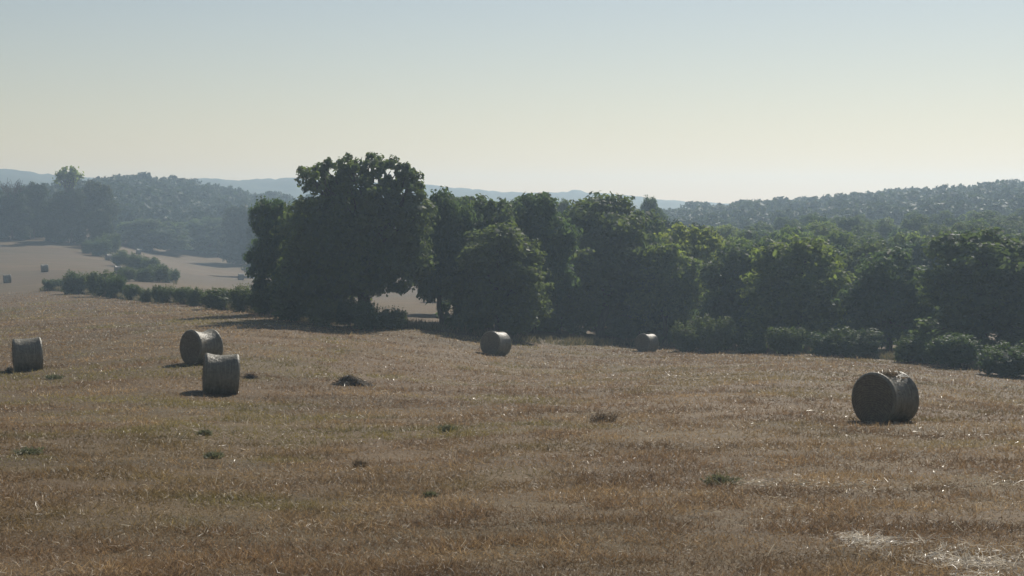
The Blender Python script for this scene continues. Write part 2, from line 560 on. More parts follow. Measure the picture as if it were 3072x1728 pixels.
def place_tree(px, d, vtop, hw, kind, i, label, mat=None, group=None, name='tree', rz=None, zb=None):
    """tree at picture column px, depth d, crown top at row vtop, half width hw pixels"""
    mat = mat or M_LEAF
    x, y, z = ground_at(px, d)
    h = max(ptop(vtop, d) - z, 2.0)
    w = hw / F * d
    root = empty(name, (x, y, z), random.random() * 6.28 if rz is None else rz, (w / 4.0, w / 4.0, h / 10.0))
    tag(root, label, 'tree', group)
    obj('crown', crown_mesh(kind, i, mat), root)
    obj('trunk', (OAK if kind == 'oak' else DENSE)[i][2], root)
    return root

# ------------------------------------------------------------------ the tall oak
def hero():
    rng = np.random.default_rng(5)
    px0, d = 362.0, 119.0
    x, y, z = ground_at(px0, d)
    s = d / F
    def lob(px, v, rx, rz, dy=0.0, ry=None):
        return ((px - px0) * s, dy, ptop(v, d) - z, rx * s, (ry or (rx + rz) / 2) * s, rz * s)
    up = [lob(362, 172, 26, 17), lob(335, 172, 22, 15, 1), lob(318, 182, 17, 14, -1), lob(304, 176, 9, 11, 0), lob(390, 176, 19, 18, 1), lob(411, 176, 10, 13, 0),
          lob(418, 190, 9, 10, -1), lob(352, 163, 18, 10, -1), lob(380, 162, 14, 9, 1), lob(330, 190, 22, 13, 1), lob(360, 192, 30, 18, -1), lob(398, 194, 20, 14, 0)]
    low = [lob(362, 213, 56, 26), lob(312, 218, 28, 20, 0.5), lob(412, 212, 26, 20, -0.5), lob(335, 238, 46, 32, -1), lob(388, 240, 44, 30, 1), lob(310, 262, 36, 30, 0.5), lob(352, 270, 46, 30, -1.5), lob(384, 274, 34, 24, -1), lob(330, 290, 34, 16, 0), lob(412, 258, 20, 24, 0.5), lob(298, 285, 24, 22, -1)]
    p1, n1, _ = crown_points(up, 190, 40, 0.37, rng, 0.55, 0.9)
    p2, n2, _ = crown_points(low, 900, 36, 0.6, rng, 0.55, 0.75)
    p3, n3, _ = crown_points([(l[0], l[1], l[2], l[3] * .7, l[4] * .7, l[5] * .7) for l in low], 200, 16, 0.9, rng, 0.2)
    p4, n4, _ = crown_points([(l[0], l[1], l[2], l[3] * .6, l[4] * .6, l[5] * .6) for l in up[:3] + up[9:]], 30, 26, 0.45, rng, 0.2)
    pos = np.vstack([p1, p2, p3, p4]); nr = np.vstack([n1, n2, n3, n4])
    sz = np.concatenate([0.25 * (0.6 + 0.8 * rng.random(len(p1))), 0.25 * (0.6 + 0.8 * rng.random(len(p2))), np.full(len(p3), 0.6), 0.3 * (0.6 + 0.8 * rng.random(len(p4)))])
    keep = pos[:, 2] > 1.4 + 0.6 * rng.random(len(pos))
    pos, nr, sz = pos[keep], nr[keep], sz[keep]
    v, f = leaf_quads(pos, nr, sz, rng)
    root = empty('tall_oak', (x, y, z))
    tag(root, 'tallest broad dark oak, its round open top rising above the treeline', 'tree')
    obj('crown', mesh_np('crown', v, f, M_LEAF), root)
    obj('trunk', trunk_mesh(up + low[::2], 13.0, 0.45, rng, M_BARK), root)
hero()

# ------------------------------------------------------------------ trees of the front treeline
G1 = 'trees of the treeline behind the bales'
FRONT = [
 # px, d, vtop, hw, kind, variant, material, label
 (278, 128, 195, 29, 'oak', 0, M_LEAF, 'dark tree close on the left flank of the tallest oak'),
 (243, 475, 203, 23, 'dense', 0, M_WOOD, 'bluish domed tree at the right end of the far field'),
 (440, 126, 185, 32, 'oak', 1, M_LEAF, 'tree with an open ragged peak just right of the tallest oak'),
 (482, 131, 193, 38, 'dense', 2, M_LEAF, 'round topped tree behind the dark bulky tree and centre bale'),
 (535, 135, 191, 42, 'oak', 2, M_LEAF, 'tree with a twin peaked top left of the wide crowned tree'),
 (497, 123, 219, 50, 'dense', 0, M_LEAF, 'dark bulky tree directly behind the centre bale'),
 (304, 132, 199, 30, 'dense', 3, M_LEAF, 'dark tree half merged into the left shoulder of the tallest oak'),
 (462, 150, 195, 34, 'oak', 2, M_LEAF, 'tree set back between the ragged peak tree and the round topped tree'),
 (510, 156, 198, 38, 'dense', 3, M_LEAF, 'tree set back behind the gap above the centre bale'),
 (571, 160, 202, 36, 'oak', 1, M_LEAF, 'tree set back in the dip left of the wide crowned tree'),
 (648, 165, 208, 36, 'dense', 1, M_LEAF, 'tree set back on the right shoulder of the wide crowned tree'),
 (602, 147, 190, 58, 'oak', 0, M_LEAF, 'wide crowned tree with sky showing through its flat top'),
 (560, 141, 236, 42, 'dense', 3, M_LEAF, 'low dark tree in front of the left half of the wide crowned tree'),
 (640, 149, 232, 46, 'dense', 1, M_LEAF, 'dark tree right behind the smallest foreground bale'),
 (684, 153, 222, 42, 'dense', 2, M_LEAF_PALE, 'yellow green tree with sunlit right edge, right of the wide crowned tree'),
 (742, 139, 240, 44, 'dense', 0, M_LEAF, 'shaded rounded tree left of the pale green tree'),
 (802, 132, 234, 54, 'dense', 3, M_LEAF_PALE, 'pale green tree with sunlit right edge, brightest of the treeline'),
 (890, 124, 246, 48, 'dense', 1, M_LEAF, 'dark dome shaped tree with sunlit right edge beside the pale one'),
 (985, 113, 226, 64, 'dense', 2, M_LEAF, 'big dark tree nearest the right edge of the field'),
 (1075, 112, 226, 60, 'dense', 0, M_LEAF, 'dark tree past the nearest big one, cut by the right border'),
]
for (px, d, vt, hw, kd, i, mt, lb) in FRONT:
    place_tree(px, d, vt, hw, kd, i, lb, mt, G1)

for (px, d, vt, hw, lb) in [
    (562, 230, 197, 12, 'small hazy treetop left of the wide crowned tree, against the mountain'),
    (653, 250, 194, 13, 'tall narrow hazy tree rising just right of the wide crowned tree')]:
    place_tree(px, d, vt, hw, 'oak', random.randrange(3), lb, M_LEAF, 'hazy trees behind the treeline')

# trees at the left end of the far field
GL = 'trees along the top of the left field'
for (px, d, vt, hw, kd, i, lb) in [
    (-14, 455, 184, 24, 'dense', 0, 'dark tree cut by the left border above the far field'),
    (34, 460, 181, 17, 'dense', 2, 'dark round headed tree left of the tree with the bare top'),
    (58, 452, 196, 14, 'dense', 3, 'shorter tree at the foot of the tree with the bare top'),
    (95, 456, 179, 21, 'oak', 1, 'full bushy tree joined to the right side of the bare topped tree'),
    (101, 440, 208, 13, 'dense', 1, 'lower leaning tree where the gully hedge meets the left trees'),
    (152, 485, 218, 36, 'dense', 3, 'wide low domed tree at the top end of the far field'),
    (208, 505, 216, 27, 'dense', 0, 'pale hazy domed tree right of the wide low one'),
    (127, 520, 226, 22, 'dense', 1, 'small hazy tree between the left trees and the wide low dome'),
    ]:
    place_tree(px, d, vt, hw, kd, i, lb, M_LEAF if px in (208, 152) else M_WOOD, GL)

def bare_top_tree(px, d, vbody, vtop, hw, hw_top, label, leafy, seed):
    rng = np.random.default_rng(seed)
    root = place_tree(px, d, vbody, hw, 'dense', 2, label, M_WOOD, GL, rz=0.4)
    z = root.location.z; s = d / F
    h0 = ptop(vbody, d) - z; h1 = ptop(vtop, d) - z
    parts = []; P = []
    for k in range(15):
        a = rng.random() * 6.28; r = hw_top * s * (0.25 + 0.75 * rng.random())
        e = np.array([r * math.cos(a), r * math.sin(a) * .7, h0 + (h1 - h0) * (0.35 + 0.65 * rng.random() * (1 - 0.4 * r / (hw_top * s)))])
        st = np.array([0.1 * e[0], 0.1 * e[1], h0 * 0.75])
        pth = bend(st, e, rng, 6, 0.14)
        parts.append(tube(pth, 0.20, 0.07, 5))
        P.append(e)
        for q in range(3):
            e2 = pth[3] + (e - pth[3]) * rng.random() + rng.normal(size=3) * hw_top * s * 0.22
            parts.append(tube(bend(pth[3], e2, rng, 4), 0.10, 0.05, 4)); P.append(e2)
    v, f = merge(parts)
    sc = np.array(root.scale); rot = np.array(Matrix.Rotation(-0.4, 3, 'Z'))
    o = obj('bare_branches', mesh_np('bare_branches', (v @ rot.T) / sc, f, M_BARK), root)
    if leafy:
        c = np.array(P)[::2]
        pos = (c[:, None] + rng.normal(size=(len(c), 34, 3)) * 0.42).reshape(-1, 3)
        v, f = leaf_quads(pos, rng.normal(size=pos.shape), 0.5 + 0.4 * rng.random(len(pos)), rng)
        obj('leaf_tufts', mesh_np('leaf_tufts', (v @ rot.T) / sc, f, M_LEAF_PALE), root)
bare_top_tree(71, 448, 186, 166.5, 18, 11, 'tallest left tree with thin half bare top poking above the ridge', True, 3)
bare_top_tree(12, 450, 191, 178, 20, 17, 'tree with leafless grey twigs on top near the left border', False, 4)

# hidden rows that close the view behind the treeline and shade the far field
GB = 'trees packed behind the treeline'
for k, px in enumerate(np.linspace(262, 640, 17)):
    place_tree(px + random.uniform(-6, 6), 425 + random.uniform(-25, 30), 205 + random.uniform(-3, 8), 18 + random.uniform(-2, 4), 'dense', k % 4,
               'hazy tree far behind the treeline, one of many packed together', M_WOOD, GB)
for k, px in enumerate(np.linspace(470, 700, 9)):
    place_tree(px + random.uniform(-6, 6), 190 + random.uniform(-15, 15), 214 + random.uniform(-4, 8), 26 + random.uniform(-3, 5), 'dense', (k + 1) % 4,
               'hazy tree far behind the treeline, one of many packed together', M_WOOD, GB)

# the wood on the right, tree by tree
GR = 'trees of the wood on the right'
PROF = [(640, 226), (700, 224), (735, 221), (780, 213), (830, 209), (870, 216), (915, 212), (960, 208), (990, 206), (1024, 204), (1200, 200)]
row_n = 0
for (d, dv, step) in [(152, 33, 50), (172, 25, 46), (196, 18, 41), (226, 12, 36), (262, 6, 31), (305, 0, 26)]:
    px = 668 + (row_n % 2) * step / 2
    while px < 1110:
        v = np.interp(px, [p[0] for p in PROF], [p[1] for p in PROF]) + dv * (0.55 + 0.45 * (px - 640) / 400) + random.uniform(-4, 4)
        place_tree(px + random.uniform(-.2, .2) * step, d + random.uniform(-10, 10), v, step * random.uniform(.56, .72), random.choice(['dense', 'dense', 'oak']), random.randrange(3),
                   'hazy green tree of the dense wood behind the right side treeline', random.choice([M_LEAF, M_LEAF, M_LEAF_PALE]), GR)
        px += step
    row_n += 1

# ------------------------------------------------------------------ wooded hills far off (one mass each)
def lowpoly_crown(seed, nleaf=260):
    rng = np.random.default_rng(seed)
    lobes = [(0, 0, 5.5, 3.0, 3.0, 3.6)] + [(2.2 * math.cos(a), 2.2 * math.sin(a), 4 + 3.6 * rng.random(), 1.7, 1.7, 1.6) for a in rng.random(6) * 6.28]
    pos, nr, c = crown_points(lobes, nleaf // 10, 10, 0.9, rng, 0.7)
    v, f = leaf_quads(pos, nr, 1.0 * (0.6 + 0.8 * rng.random(len(pos))), rng, 1.2)
    p2, n2, c2 = crown_points([(0, 0, 5, 2.5, 2.5, 4)], 20, 4, 1.0, rng, 0.3)
    v2, f2 = leaf_quads(p2, n2, np.full(len(p2), 2.0), rng, 1.2)
    return merge([(v, f), (v2, f2)])
LOW = [lowpoly_crown(s) for s in (31, 32, 33, 34, 35)]

def wood(name, pts, label, seed):
    rng = np.random.default_rng(seed)
    parts = []
    pts = np.array(pts)
    z = H(pts[:, 0], pts[:, 1])
    for (x, y), zz in zip(pts, z):
        v, f = LOW[rng.integers(len(LOW))]
        a = rng.random() * 6.28; c, s_ = math.cos(a), math.sin(a)
        sx = 0.75 + 0.55 * rng.random(); sz = 0.74 + 0.40 * rng.random()
        q = np.stack([(v[:, 0] * c - v[:, 1] * s_) * sx + x, (v[:, 0] * s_ + v[:, 1] * c) * sx + y, v[:, 2] * sz + zz], 1)
        parts.append((q, f))
    v, f = merge(parts)
    o = obj(name, mesh_np(name, v, f, M_WOOD))
    tag(o, label, 'wood', kind='stuff')

rng = np.random.default_rng(77)
pts = []
for d in np.arange(515, 735, 8.5):
    for px in np.arange(-120, 470, 8.0 / d * F * 0.95):
        pts.append(((px + rng.uniform(-8, 8) - 512) / F * d, d + rng.uniform(-4, 4)))
wood('wooded_hill', pts, 'hazy blue green wood covering the low hill behind the left field', 5)
pts = []
for d in np.arange(395, 640, 8.5):
    for px in np.arange(560, 1230, 8.0 / d * F * 0.95):
        pts.append(((px + rng.uniform(-8, 8) - 512) / F * d, d + rng.uniform(-4, 4)))
wood('wooded_ridge', pts, 'hazy blue green wood on the long ridge rising to the right', 6)

# ------------------------------------------------------------------ shrubs
SH = [proto_shrub(s) for s in (61, 62, 63, 64)]
def shrub(px, vb, vt, hw, d, label, group, i):
    x, y, z = ground_at(px, d)
    h = max(ptop(vt, d) - z, 0.8)
    w = 1.05 * hw / F * d
    root = empty('shrub', (x, y, z), random.random() * 6.28, (w, w, h / 2.0))
    tag(root, label, 'shrub', group)
    obj('foliage', SH[i % 4][0], root); obj('stems', SH[i % 4][1], root)
GS = 'shrubs of the near hedge row'
ROW = [
 (54, 290.5, 279, 10, 225, 'small shrub at the far left tip of the hedge row'),
 (77, 294, 271, 13, 208, 'tall pointed shrub second from the left tip of the hedge row'),
 (101, 297, 271, 14, 196, 'broad shrub with a domed top in the left part of the hedge row'),
 (116, 298, 273, 9, 190, 'tapering shrub at the right of the broad domed hedge shrub'),
 (132, 299, 284, 9, 180, 'rounded dark shrub standing apart where the two hedge lines fork'),
 (147, 302, 288, 8, 170, 'smallest round shrub of the hedge row'),
 (157, 303, 285, 5, 166, 'thin upright sapling between two hedge shrubs'),
 (168, 304, 285, 9, 163, 'upright dark shrub right of the thin sapling'),
 (182, 305, 287, 9, 157, 'left half of a joined pair of hedge shrubs above the open stubble'),
 (195, 307, 287, 9, 152, 'right half of a joined pair of hedge shrubs above the open stubble'),
 (217, 310, 288, 15, 143, 'big squarish shrub before the gap in the hedge row'),
 (243, 312, 284, 12, 136, 'tall dark shrub where the hedge row nears the treeline'),
 (262, 315, 290, 13, 127, 'dark shrub under the left flank of the treeline'),
 (290, 320, 294, 17, 118, 'large ragged shrub at the right end of the hedge row'),
 (322, 324, 300, 14, 113.5, 'small shrub in shade at the left foot of the tallest oak'),
 (390, 327, 307, 15, 115, 'low dark bush just right of the trunk of the tallest oak'),
 (346, 326, 300, 15, 116, 'shaded bush left of the trunk of the tallest oak'),
 (366, 327, 300, 13, 113, 'small shaded bush right in front of the trunk of the tallest oak'),
]
for k, r in enumerate(ROW):
    shrub(r[0], r[1], r[2], r[3], r[4], r[5], GS, k)
GG = 'shrubs along the gully in the far field'
for k, r in enumerate([
 (127, 284, 267, 9, 272, 'tallest shrub of the gully line, beside a half hidden bale'),
 (143, 282, 267, 10, 276, 'middle shrub of the gully bend'),
 (158, 280, 264, 11, 280, 'highest shrub in the gully bend'),
 (171, 278, 268, 8, 284, 'rightmost shrub of the gully bend, facing the right hand field'),
 (150, 268, 257, 9, 322, 'shrub above the gully bend'),
 (137, 265, 253, 9, 340, 'low shrub midway along the gully line'),
 (122, 262, 250, 9, 362, 'low shrub right of the dark far bale'),
 (101, 254, 237, 10, 405, 'tallest bush at the top end of the gully line'),
 (112, 252, 233, 8, 418, 'bush behind the tallest one at the top end of the gully'),
 (90, 250, 240, 7, 412, 'small bush left of the tallest one at the gully top'),
]):
    shrub(r[0], r[1], r[2], r[3], r[4], r[5], GG, k)
GF = 'shrubs along the foot of the right treeline'
for k, r in enumerate([
 (688, 347, 322, 15, 139, 'pale soft shrub at the left end of the right hand row'),
 (716, 347, 316, 17, 136, 'rounded shrub right of the smallest foreground bale'),
 (753, 350, 331, 12, 132, 'small shrub between two larger ones under the pale tree'),
 (786, 353, 327, 17, 127, 'rounded dark shrub below the pale green tree'),
 (828, 355, 332, 17, 122, 'left of two merged wide shrubs below the dome tree'),
 (858, 356, 328, 22, 119, 'right of two merged wide shrubs below the dome tree'),
 (918, 361, 334, 20, 111, 'shrub behind and above the largest bale'),
 (955, 365, 334, 24, 106, 'broad shrub right of the largest bale at the field edge'),
 (1008, 371, 343, 26, 99, 'ragged shrub at the right border of the field'),
]):
    shrub(r[0], r[1], r[2], r[3], r[4] - (9 if k < 4 else 4), r[5], GF, k + 1)


# ------------------------------------------------------------------ round bales
def net_material():
    k = NT('net_wrap')
    tc = k.n('ShaderNodeTexCoord'); v = tc.outputs['Object']
    band = k.noise(v, 3.0, 4, 0.6, sc=(6.0, 0.5, 0.5))
    spot = k.noise(v, 9.0, 4, 0.6)
    col = k.ramp(band, [(0.3, (0.15, 0.130, 0.090)), (0.5, (0.19, 0.170, 0.122)), (0.7, (0.25, 0.230, 0.172))])
    col = k.mix(1.0, col, k.ramp(spot, [(0.3, (0.75, 0.75, 0.73)), (0.7, (1.15, 1.15, 1.15))]), 'MULTIPLY')
    p = k.n('ShaderNodeBsdfPrincipled')
    p.inputs['Roughness'].default_value = 0.5
    p.inputs['Specular IOR Level'].default_value = 0.3
    k.l(col, p.inputs['Base Color'])
    k.l(k.bump(spot, 0.7, 0.05), p.inputs['Normal'])
    k.l(p.outputs[0], k.out.inputs['Surface'])
    return k.m
def hayface_material():
    k = NT('hay_end')
    tc = k.n('ShaderNodeTexCoord'); v = tc.outputs['Object']
    w = k.n('ShaderNodeTexWave', wave_type='RINGS', rings_direction='X')
    w.inputs['Scale'].default_value = 5.0; w.inputs['Distortion'].default_value = 6.0; w.inputs['Detail'].default_value = 4
    k.l(v, w.inputs['Vector'])
    n1 = k.noise(v, 14, 5, 0.7)
    col = k.ramp(n1, [(0.3, (0.08, 0.062, 0.042)), (0.55, (0.17, 0.14, 0.095)), (0.75, (0.29, 0.24, 0.16))])
    col = k.mix(0.35, col, k.ramp(w.outputs['Fac'], [(0, (0.10, 0.08, 0.055)), (1, (0.24, 0.20, 0.14))]))
    p = k.n('ShaderNodeBsdfPrincipled')
    p.inputs['Roughness'].default_value = 0.85; p.inputs['Specular IOR Level'].default_value = 0.15
    k.l(col, p.inputs['Base Color']); k.l(k.bump(n1, 0.8, 0.04), p.inputs['Normal'])
    k.l(p.outputs[0], k.out.inputs['Surface'])
    return k.m
M_NET = net_material(); M_HAY = hayface_material()
M_STRAW = tint_mat('straw', 0.35, 0.4, 0.5)

def blades(base, direc, length, width, col, rng, curl=0.35):
    """flat tapering blades: 5 verts (quad + tip triangle)"""
    n = len(base)
    d = direc / (np.linalg.norm(direc, axis=1, keepdims=True) + 1e-9)
    side = np.cross(d, rng.normal(size=(n, 3))); side /= np.linalg.norm(side, axis=1, keepdims=True) + 1e-9
    cv = np.cross(d, side)
    L = length[:, None]; w = width[:, None] * 0.5
    mid = base + d * L * 0.55 + cv * L * curl * 0.25
    tip = base + d * L + cv * L * curl * rng.normal(size=(n, 1)) * 0.8
    V = np.stack([base - side * w, base + side * w, mid + side * w * 0.8, mid - side * w * 0.8, tip], 1).reshape(-1, 3)
    i = np.arange(n)[:, None] * 5
    q = i + np.array([[0, 1, 2, 3]]); t = i + np.array([[3, 2, 4]])
    return V, [q, t], np.repeat(col, 5, axis=0)

def bale_deform(V, seed):
    V = V.copy()
    ang = np.arctan2(V[:, 2], V[:, 1])
    n = fbm(ang * 2.2 + 20, V[:, 0] * 2.2 + 10, seed, 3) - 0.5
    rr = 1 + n * 0.05
    V[:, 1] *= rr; V[:, 2] *= rr
    V[:, 0] *= 1 + (fbm(V[:, 1] * 2 + 9, V[:, 2] * 2 + 5, seed + 5, 3) - 0.5) * 0.06
    z = V[:, 2] + 0.75
    # weight sag: lower part is wider and the foot is flat
    low = np.clip((0.75 - z) / 0.75, 0, 1)
    V[:, 1] *= 1 + 0.05 * low
    t = np.clip(z / 0.16, 0, 1)
    V[:, 2] = np.where(z < 0.16, -0.03 + 0.13 * t ** 1.6, z - 0.06) - 0.01
    return V

def bale_meshes(seed, sag):
    L, Rr, n = 1.18, 0.75, 64
    xs = np.concatenate([np.linspace(-1, -0.86, 5), np.linspace(-0.8, 0.8, 17), np.linspace(0.86, 1, 5)]) * L / 2
    prof = []
    for x in xs:
        t = abs(x) / (L / 2)
        r = Rr * (1 - sag * (1 - min(t / 0.86, 1) ** 2.2))
        if t > 0.86: r -= Rr * 0.085 * ((t - 0.86) / 0.14) ** 2.2
        prof.append(r)
    th = np.linspace(0, 2 * math.pi, n, endpoint=False)
    V = np.array([[x, r * math.cos(a), r * math.sin(a)] for x, r in zip(xs, prof) for a in th])
    Fq = np.array([(i * n + j, i * n + (j + 1) % n, (i + 1) * n + (j + 1) % n, (i + 1) * n + j) for i in range(len(xs) - 1) for j in range(n)])
    wrap = mesh_np('net_wrap', bale_deform(V, seed), Fq, M_NET, smooth=True)
    ends = []
    for s in (-1, 1):
        rad = np.linspace(1, 0, 9)[:-1]
        r0 = prof[0]
        V = [[s * (L / 2 + 0.03 * (1 - q * q)), r0 * q * math.cos(a), r0 * q * math.sin(a)] for q in rad for a in th] + [[s * (L / 2 + 0.03), 0, 0]]
        Fq = [(i * n + j, i * n + (j + 1) % n, (i + 1) * n + (j + 1) % n, (i + 1) * n + j) for i in range(7) for j in range(n)]
        tri = [(7 * n + j, 7 * n + (j + 1) % n, 8 * n) for j in range(n)]
        ends.append(mesh_np('hay_end', bale_deform(np.array(V), seed), [np.array(Fq), np.array(tri)], M_HAY, smooth=True))
    return wrap, ends
def bale_fringe(me_list, seed):
    rng = np.random.default_rng(seed)
    B = []; N = []
    for me, cnt in me_list:
        co = np.zeros(len(me.vertices) * 3, dtype=np.float32); me.vertices.foreach_get('co', co); co = co.reshape(-1, 3)
        nm = np.zeros(len(me.vertices) * 3, dtype=np.float32); me.vertices.foreach_get('normal', nm); nm = nm.reshape(-1, 3)
        i = rng.integers(0, len(co), cnt)
        B.append(co[i] + rng.normal(size=(cnt, 3)) * 0.02); N.append(nm[i])
    B = np.vstack(B); N = np.vstack(N); n = len(B)
    dr = N * 0.35 + rng.normal(size=(n, 3)) * 0.6
    V, Fc, C = blades(B, dr, 0.03 + 0.09 * rng.random(n) ** 2, 0.008 + 0.008 * rng.random(n), np.array([0.20, 0.16, 0.10]) * (0.4 + 1.0 * rng.random((n, 1))), rng, 0.6)
    return mesh_np('loose_straws', V, Fc, M_STRAW, tint=C)

BALES = [bale_meshes(1, 0.135), bale_meshes(2, 0.085), bale_meshes(3, 0.055)]
FRINGE = [bale_fringe([(b[0], 500), (b[1][0], 450), (b[1][1], 450)], 70 + q) for q, b in enumerate(BALES)]

GBALE = 'round hay bales in the field'
def bale(px, d, yaw, i, label, size=1.0, group=GBALE):
    size *= 1.1
    x, y, z = ground_at(px, d)
    z -= 0.05
    view = math.atan2(x, y)
    root = empty('hay_bale', (x, y, z), R(yaw) - view, (size, size, size))
    tag(root, label, 'hay bale', group)
    # sit the foot on the local slope
    e = 0.8
    gx = float((H0(x + e, y) - H0(x - e, y))[0]) / (2 * e); gy = float((H0(x, y + e) - H0(x, y - e))[0]) / (2 * e)
    nrm = Vector((-gx, -gy, 1)).normalized()
    q = Vector((0, 0, 1)).rotation_difference(nrm) @ Euler((0, 0, R(yaw) - view)).to_quaternion()
    root.rotation_euler = q.to_euler()
    obj('net_wrap', BALES[i][0], root)
    for m in BALES[i][1]: obj('hay_end', m, root)
    if d < 200: obj('loose_straws', FRINGE[i], root)
    return root
# yaw: 0 = axis across the view, positive turns the right end away
big = bale(887, 46.5, 54, 0, 'largest and nearest hay bale, loose hay on its dented top', 0.95)
bale(219, 60, 3, 1, 'hay bale seen side on with a sagging white top, in front of another', 0.98)
bale(27, 74, 3, 2, 'hay bale seen side on near the left border, dark clod at its foot', 0.98)
bale(200, 71.5, 36, 0, 'hay bale half hidden behind the side on bale, top creased with light', 0.98)
bale(494, 104, 52, 2, 'small hay bale out in the middle with dark end facing us', 1.0)
bale(647, 127.5, 50, 1, 'smallest of the six nearer hay bales, close before the treeline', 0.93)
for (px, d, yaw, i, lb) in [
    (7, 282, 4, 2, 'tiny far hay bale at the left border of the field'),
    (44.5, 315, 8, 1, 'tiny far hay bale with bright top, alone on the left slope'),
    (108, 388, 20, 2, 'tiny dark far hay bale against the gully hedge'),
    (138, 438, 5, 0, 'tiny far hay bale beyond the gully, highest up the field'),
    (240.5, 370, 5, 2, 'tiny far hay bale in the right hand field near the oak'),
    (248.5, 425, 15, 1, 'tiny far hay bale in tree shadow at the edge of the oak'),
    (117.3, 312, 5, 0, 'tiny far hay bale half hidden behind a gully shrub')]:
    bale(px, d, yaw, i, lb, 1.0)

def loose_hay(root):
    rng = np.random.default_rng(12)
    n = 420
    t = rng.normal(size=n)
    base = np.stack([rng.normal(size=n) * 0.22 + 0.1, t * 0.13 + rng.random(n) * -0.12, 1.33 + rng.random(n) * 0.09 - (t * 0.13) ** 2], 1)
    V, Fc, C = blades(base, np.stack([rng.normal(size=n), rng.normal(size=n), rng.normal(size=n) * 0.3], 1), 0.12 + 0.22 * rng.random(n), 0.012 + 0.01 * rng.random(n),
                      np.array([0.20, 0.15, 0.09]) * (0.5 + 0.9 * rng.random((n, 1))), rng)
    obj('loose_hay', mesh_np('loose_hay', V, Fc, M_STRAW, tint=C), root)
loose_hay(big)

# ------------------------------------------------------------------ stubble, grass, straw
M_GRASS = tint_mat('dry_grass', 0.38, 0.5, 0.35)
def grass_points(n, dmin, dmax, amax, rng, power=1.0):
    u = rng.random(n) ** power
    d = dmin * (dmax / dmin) ** u
    a = (rng.random(n) * 2 - 1) * amax
    return d * np.tan(a), d

def grass_colors(x, y, rng):
    n = len(x)
    pg = fbm(x / 5.5 + 40, y / 5.5 + 3, 21, 3) + 0.25 * (fbm(x / 1.3, y / 1.3, 22, 2) - 0.5)
    g = np.clip((pg - 0.53) / 0.12, 0, 1) * (0.55 + 0.45 * (x < 2))
    for (qx, qy, sx, sy, am) in ((-4.9, 28.2, 1.7, 0.8, 1.0), (-8.5, 40, 3.0, 3.0, 0.7), (-6.8, 25.5, 1.6, 1.6, 0.6), (0.6, 38, 1.6, 1.5, 0.7), (-7.3, 31.5, 2.0, 1.5, 0.5)):
        g = np.clip(g + am * np.exp(-((x - qx) / sx) ** 2 - ((y - qy) / sy) ** 2) * (0.4 + 1.2 * pg), 0, 1)
    br = np.array([0.19, 0.130, 0.078]); tan = np.array([0.34, 0.255, 0.150]); gr = np.array([0.205, 0.190, 0.065])
    pt_ = np.clip((fbm(x / 3.0, y / 2.2, 31, 3) - 0.40) / 0.25, 0, 1)
    k = np.clip(rng.random(n) * 0.8 + (pt_ - 0.5) * 0.7, 0, 1)[:, None]
    c = br * (1 - k) + tan * k
    c = c * (1 - 0.75 * g[:, None]) + gr * 0.75 * g[:, None]
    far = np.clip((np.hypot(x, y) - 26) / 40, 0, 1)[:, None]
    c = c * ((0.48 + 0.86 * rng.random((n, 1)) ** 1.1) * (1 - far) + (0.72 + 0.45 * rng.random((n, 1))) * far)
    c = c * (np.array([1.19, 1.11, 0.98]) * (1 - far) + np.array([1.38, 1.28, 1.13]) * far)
    st = fbm((x + 0.25 * y) / 7.0, (y - 0.12 * x) / 1.5, 61, 3)[:, None]
    c = c * np.clip(1 + (st - 0.5) * 0.9, 0.7, 1.3)
    w = rng.random(n) < 0.012
    c[w] = np.array([0.62, 0.55, 0.42])
    return c, g

def edge_depth(px):
    return np.interp(px, [-200, 50, 147, 243, 300, 450, 560, 650, 712, 785, 900, 1000, 1200], [230, 226, 171, 137, 118, 117, 122, 146, 136, 125, 110, 98, 90])

def build_grass():
    rng = np.random.default_rng(99)
    x, y = grass_points(760000, 15.5, 225, 0.36, rng, 1.55)
    px = 512 + x / y * F
    k = y < edge_depth(px) - 1
    # leave a little thinner in worn patches
    k &= rng.random(len(x)) < np.clip((240 - y) / 110, 0, 1)
    thin = fbm(x / 1.6, y / 1.6, 55, 3)
    k &= rng.random(len(x)) < np.clip(0.45 + (thin - 0.35) * 3.0, 0.35, 1)
    x = x[k]; y = y[k]; d = np.hypot(x, y); n = len(x)
    z = H(x, y)
    c, g = grass_colors(x, y, rng)
    base = np.stack([x, y, z - 0.01], 1)
    lean = rng.normal(size=(n, 3)) * 0.75; lean[:, 2] = 0.35 + 0.75 * rng.random(n)
    lay = rng.random(n) < 0.42
    lean[lay, 2] = rng.random(lay.sum()) * 0.25 + 0.05
    tuft = fbm(x / 0.9, y / 0.9, 71, 2)
    L = (0.05 + 0.10 * rng.random(n)) * (0.6 + 0.9 * np.clip((tuft - 0.35) * 3, 0, 1)) * (1 + d / 200)
    wd = np.maximum(0.0065, 0.00036 * d) * (0.7 + 0.6 * rng.random(n))
    V, Fc, C = blades(base, lean, L, wd, c, rng)
    o = obj('grass', mesh_np('grass', V, Fc, M_GRASS, tint=C))
    tag(o, 'short dry brown stubble and grass covering the field', 'grass', kind='stuff')
build_grass()

